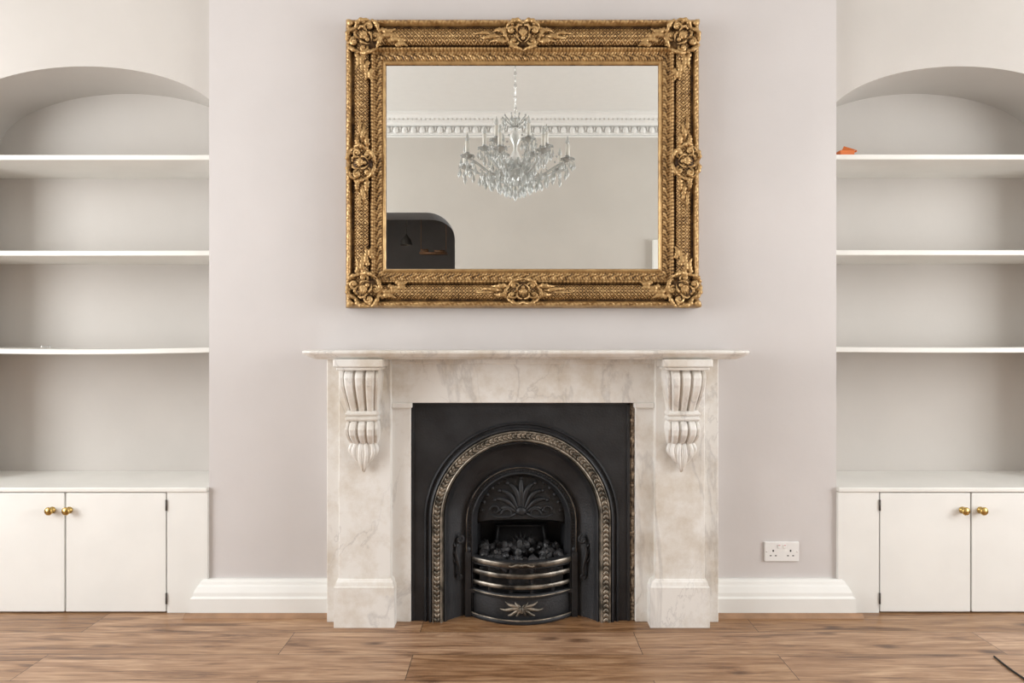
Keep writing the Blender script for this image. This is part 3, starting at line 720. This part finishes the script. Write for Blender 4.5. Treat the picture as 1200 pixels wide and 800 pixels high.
def cartouche(mb,cx,cz,rot,S,y=-0.068,wide=1.25,wings=1.0,fringe=True):
    for sd in (1,-1):
        T=XF(mb,cx,cz,y,rot,S*wide,S,sd)
        T.scroll(0.62,0.30,0.28,0.95,math.pi*0.95,-1,S*0.11)
        T.scroll(0.50,-0.47,0.24,0.95,math.pi*1.05,1,S*0.10)
        T.leaf([(0.0,0.85),(0.3,1.2),(0.75,0.95),(1.02,0.45)],S*0.16)
        T.leaf([(1.0,0.55),(1.2,0.15),(1.0,-0.25),(0.72,-0.5)],S*0.15)
        T.leaf([(0.85,-0.35),(0.65,-1.05),(0.25,-0.9),(0.0,-1.08)],S*0.15)
        T.leaf([(0.05,0.62),(0.34,0.66),(0.44,0.35),(0.28,0.0)],S*0.09,y0=0.012)
        T.leaf([(0.28,0.05),(0.42,-0.1),(0.38,-0.4),(0.08,-0.55)],S*0.085,y0=0.012)
        if fringe:
            for a in (100,72,48,24,0,-26,-52,-78):
                ar=math.radians(a); ca,sa=math.cos(ar),math.sin(ar)
                T.leaf([(0.86*ca,0.86*sa),(1.02*ca-0.06*sa,1.04*sa+0.06*ca),(1.12*ca-0.16*sa,1.16*sa+0.16*ca)],S*0.11,n=10,y0=-0.004,frill=0)
        if wings:
            T.leaf([(0.85,-0.30),(1.2,-0.60),(1.5,-0.25),(1.9*wings,-0.45)],S*0.22,flat=0.5)
            T.leaf([(0.9,0.35),(1.25,0.15),(1.4,0.5),(1.75*wings,0.2)],S*0.20,flat=0.5)
            T.leaf([(1.2,-0.12),(1.7,0.0),(1.95,-0.35),(2.5*wings,-0.15)],S*0.17,flat=0.5)
            T.leaf([(1.7,-0.05),(2.1,0.2),(2.4,0.05),(2.9*wings,0.1)],S*0.12,flat=0.5)
        for i,a in enumerate((15,48,80)):
            a=math.radians(a); T.leaf([(0.0,-0.22),(0.20*math.cos(a),0.05*math.sin(a)),(0.27*math.cos(a),0.12+0.38*math.sin(a))],S*0.095,y0=0.014,frill=0)
    mb.ell((cx,y+0.008,cz),(S*0.85*wide,0.012,S*0.85) if abs(math.cos(rot))>0.7 else (S*0.85,0.012,S*0.85*wide),rel=0.12)
    T=XF(mb,cx,cz,y,rot,S)
    mb.ell(T.p(0,-0.30,0.018),(S*0.15,S*0.14,S*0.15),nu=10)
m=MB()
def rp(px,py,y=-0.08): return X(px,y),Z(py,y)
a,b_=rp(613,40); cartouche(m,a,b_,0,0.056,wide=1.25)
a,b_=rp(613,341); cartouche(m,a,b_,math.pi,0.048,wide=1.4)
a,b_=rp(423,191); cartouche(m,a,b_,math.pi/2,0.053,wide=1.25)
a,b_=rp(804,189); cartouche(m,a,b_,-math.pi/2,0.053,wide=1.25)
for (px,py,rt) in ((427,43,math.pi/4),(799,43,-math.pi/4),(427,338,math.pi*3/4),(801,338,-math.pi*3/4)):
    a,b_=rp(px,py); cartouche(m,a,b_,rt,0.060,wide=1.10,wings=0)
    hx=1 if px<600 else -1; hz=-1 if py<200 else 1
    m.tube([(a-hx*0.05*(1+q*0.45),-0.070,b_-hz*0.05*(1+q*0.45)) for q in np.linspace(0,1,8)],[0.014*math.sin(math.pi*(0.25+0.7*q))+0.001 for q in np.linspace(0,1,8)],8)
    for i,(dx,dz) in enumerate(((1,0),(0,1))):
        for k in range(3):
            o_=0.062+k*0.030; off=0.036-0.016*k
            L=0.060-0.006*k
            for sg,bias in ((1,0.0),(-1,0.034)):
                pts=[]
                for q in np.linspace(0,1,14):
                    along=o_+L*q; cross=(-off+bias+sg*0.011*math.sin(q*3.2))
                    if dz: pts.append((a+hx*cross,-0.070+0.003*k,b_+hz*along))
                    else: pts.append((a+hx*along,-0.070+0.003*k,b_+hz*cross))
                m.tube(pts,[0.0135*math.sin(math.pi*(0.15+0.8*q))*(1-0.45*q)*(1+0.22*math.sin(q*22))+0.0008 for q in np.linspace(0,1,14)],8,flat=0.6)
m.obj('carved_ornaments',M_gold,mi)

# ------------------------------------------------------------ chandelier
ch=empty('crystal_chandelier')
CX,CY=0.02,-1.45
def czz(py): return H+(400-py)/F*(D-CY)
stem=MB()
zt_=czz(142)
stem.tube([(CX,CY,CEIL-0.02),(CX,CY,zt_)],0.004,6)
for i in range(16):
    z=zt_+0.02+i*0.035
    if z<CEIL-0.05: stem.ell((CX,CY,z),(0.009,0.003,0.016) if i%2 else (0.003,0.009,0.016),nu=8,nv=5)
stem.lathe((CX,CY,CEIL),[(0.05,0),(0.05,-0.01),(0.03,-0.03),(0.008,-0.045)])
stem.obj('chain_and_rose',M_silver,ch)
g=MB(); zm=czz(200)
g.lathe((CX,CY,0),[(0.004,zt_),(0.03,zt_-0.01),(0.012,zt_-0.03),(0.012,zt_-0.07),(0.03,zt_-0.10),(0.038,zt_-0.13),(0.014,zt_-0.17),(0.012,zt_-0.2),(0.04,zm+0.05),(0.055,zm+0.03),(0.02,zm+0.0),(0.065,zm-0.02),(0.075,zm-0.035),(0.02,zm-0.07),(0.03,zm-0.09),(0.004,zm-0.12)],20)
def drop(mb,x,y,z,L,w):
    mb.ell((x,y,z),(0.005,0.005,0.005),nu=6,nv=4)
    n=6; z1=z-0.008; vs=[(x,y,z1)]+[(x+w*math.cos(2*math.pi*j/n),y+w*math.sin(2*math.pi*j/n)*0.6,z1-L*0.62) for j in range(n)]+[(x,y,z1-L)]
    fs=[(0,1+j,1+(j+1)%n) for j in range(n)]+[(n+1,1+(j+1)%n,1+j) for j in range(n)]
    mb.add(vs,fs)
dr_=MB(); cd=MB(); bl=MB()
def arm(a,R,zc_,z0,n=22,r0=0.04):
    ca,sa=math.cos(a),math.sin(a); pts=[]
    for q in np.linspace(0,1,n):
        r=r0+(R-r0)*q; z=z0+(zc_-z0)*q-0.07*math.sin(math.pi*q*1.0)-0.02*math.sin(2*math.pi*q)
        pts.append((CX+r*ca,CY+r*sa,z))
    g.tube(pts,0.0075,7)
    x,y=CX+R*ca,CY+R*sa
    g.lathe((x,y,zc_),[(0.004,-0.012),(0.02,-0.004),(0.042,0.008),(0.044,0.011),(0.02,0.003),(0.012,0.02),(0.016,0.028)],12)
    cd.lathe((x,y,zc_+0.02),[(0.001,0),(0.012,0),(0.012,0.075),(0.001,0.075)],10)
    bl.lathe((x,y,zc_+0.095),[(0.006,0),(0.013,0.012),(0.009,0.03),(0.001,0.052)],8)
    for j in range(6):
        b=2*math.pi*j/6+a; drop(dr_,x+0.04*math.cos(b),y+0.04*math.sin(b),zc_+0.002,0.055,0.010)
    drop(dr_,x,y,zc_-0.02,0.08,0.012)
    for q in (0.25,0.4,0.55,0.7,0.85):
        p=pts[int(q*(n-1))]; drop(dr_,p[0],p[1],p[2]-0.008,0.065,0.011)
zl_=czz(196)
for i in range(8): arm(2*math.pi*(i+0.35)/8,0.325,zl_,zl_)
for i in range(6): arm(2*math.pi*(i+0.1)/6,0.19,czz(178),czz(190))
for i in range(10):
    a=2*math.pi*i/10
    pts=[(CX+(0.01+0.07*math.sin(q*math.pi*0.62))*math.cos(a),CY+(0.01+0.07*math.sin(q*math.pi*0.62))*math.sin(a),zt_-0.06+0.06*q+0.02*math.sin(q*3)) for q in np.linspace(0,1,10)]
    g.tube(pts,0.004,6); drop(dr_,pts[-1][0],pts[-1][1],pts[-1][2]-0.004,0.05,0.009)
    for k in range(9):
        q=k/8; R=0.07+0.23*q; z=zt_-0.03+(zl_+0.0-zt_+0.03)*q-0.07*math.sin(math.pi*q)
        dr_.ell((CX+R*math.cos(a),CY+R*math.sin(a),z),(0.007,0.007,0.007),nu=6,nv=4)
for ring_r,zz,n in ((0.06,zm-0.05,12),(0.10,zm-0.045,14),(0.15,zm-0.035,16),(0.20,zm-0.03,18)):
    for i in range(n):
        a=2*math.pi*i/n; drop(dr_,CX+ring_r*math.cos(a),CY+ring_r*math.sin(a),zz-(0.20-ring_r)*0.35,0.075,0.011)
    g.tube([(CX+ring_r*math.cos(a),CY+ring_r*math.sin(a),zz-(0.20-ring_r)*0.35+0.006) for a in np.linspace(0,2*math.pi,33)],0.002,5)
drop(dr_,CX,CY,zm-0.12,0.08,0.016)
g.obj('glass_arms_and_stem',M_crystal,ch); dr_.obj('crystal_drops',M_crystal,ch,False); cd.obj('candle_sleeves',M_candle,ch); bl.obj('bulbs',M_crystal,ch)

# ------------------------------------------------------------ socket
so=empty('double_wall_socket')
x0,x1,z0,z1=X(895),X(935.5),Z(657),Z(634)
boxo('plate',x0,x1,-0.009,-0.0005,z0,z1,M_plastic,so,0.003)
m=MB(); md=MB(); mr=MB()
w=(x1-x0)
for cx_,sw in ((x0+w*0.25,x0+w*0.42),(x0+w*0.75,x0+w*0.58)):
    c=cx_
    zc_=(z0+z1)/2-0.004
    md.box(c-0.003,c+0.003,-0.0095,-0.0088,zc_+0.004,zc_+0.012)
    md.box(c-0.014,c-0.007,-0.0095,-0.0088,zc_-0.014,zc_-0.010); md.box(c+0.007,c+0.014,-0.0095,-0.0088,zc_-0.014,zc_-0.010)
    m.box(sw-0.006,sw+0.006,-0.012,-0.008,z1-0.026,z1-0.010); mr.box(sw-0.004,sw+0.004,-0.0125,-0.0118,z1-0.014,z1-0.012)
m.obj('rocker_switches',M_plastic,so,False,0.001); md.obj('pin_slots',M_dark,so,False); mr.obj('red_marks',M_red,so,False)
m=MB(); 
for q in (0.06,0.94): m.lathe((x0+w*q,-0.0088,(z0+z1)/2),[(0.003,0),(0.0025,-0.0008),(0.0001,-0.001)],10,'y')
m.obj('screws',M_silver,so)

def fl(px,py):
    d=H*F/(py-400); return ((px-600)/F*d, d-D)
p=[fl(1165,770),fl(1176,779),fl(1188,788),fl(1215,806)]
m=MB(); m.tube([(q[0],q[1],0.0035) for q in p],0.0032,8); m.obj('floor_cable',M_cable)

# ------------------------------------------------------------ light
def area(name,loc,rot,sx,sy,e,col):
    l=bpy.data.lights.new(name,'AREA'); l.shape='RECTANGLE'; l.size=sx; l.size_y=sy; l.energy=e; l.color=col
    o=bpy.data.objects.new(name,l); o.location=loc; o.rotation_euler=rot; link(o); return o
yc=(WY0+WY1)/2; zc=(WZ0+WZ1)/2
area('daylight_window_left',(XL-0.14,yc,zc),(0,math.radians(-90),0),WZ1-WZ0,WY1-WY0,130,(0.98,0.99,1.0))
area('daylight_window_right',(XR+0.14,yc,zc),(0,math.radians(90),0),WZ1-WZ0,WY1-WY0,112,(0.98,0.99,1.0))
w=bpy.data.worlds.new('World'); sc.world=w; w.use_nodes=True
w.node_tree.nodes['Background'].inputs[0].default_value=(0.92,0.96,1,1); w.node_tree.nodes['Background'].inputs[1].default_value=1.0

# ------------------------------------------------------------ camera
c=bpy.data.cameras.new('camera'); c.lens=24; c.sensor_width=36; c.clip_start=0.02
o=bpy.data.objects.new('camera',c); o.location=(0,-D,H); o.rotation_euler=(math.radians(90),0,0); link(o); sc.camera=o
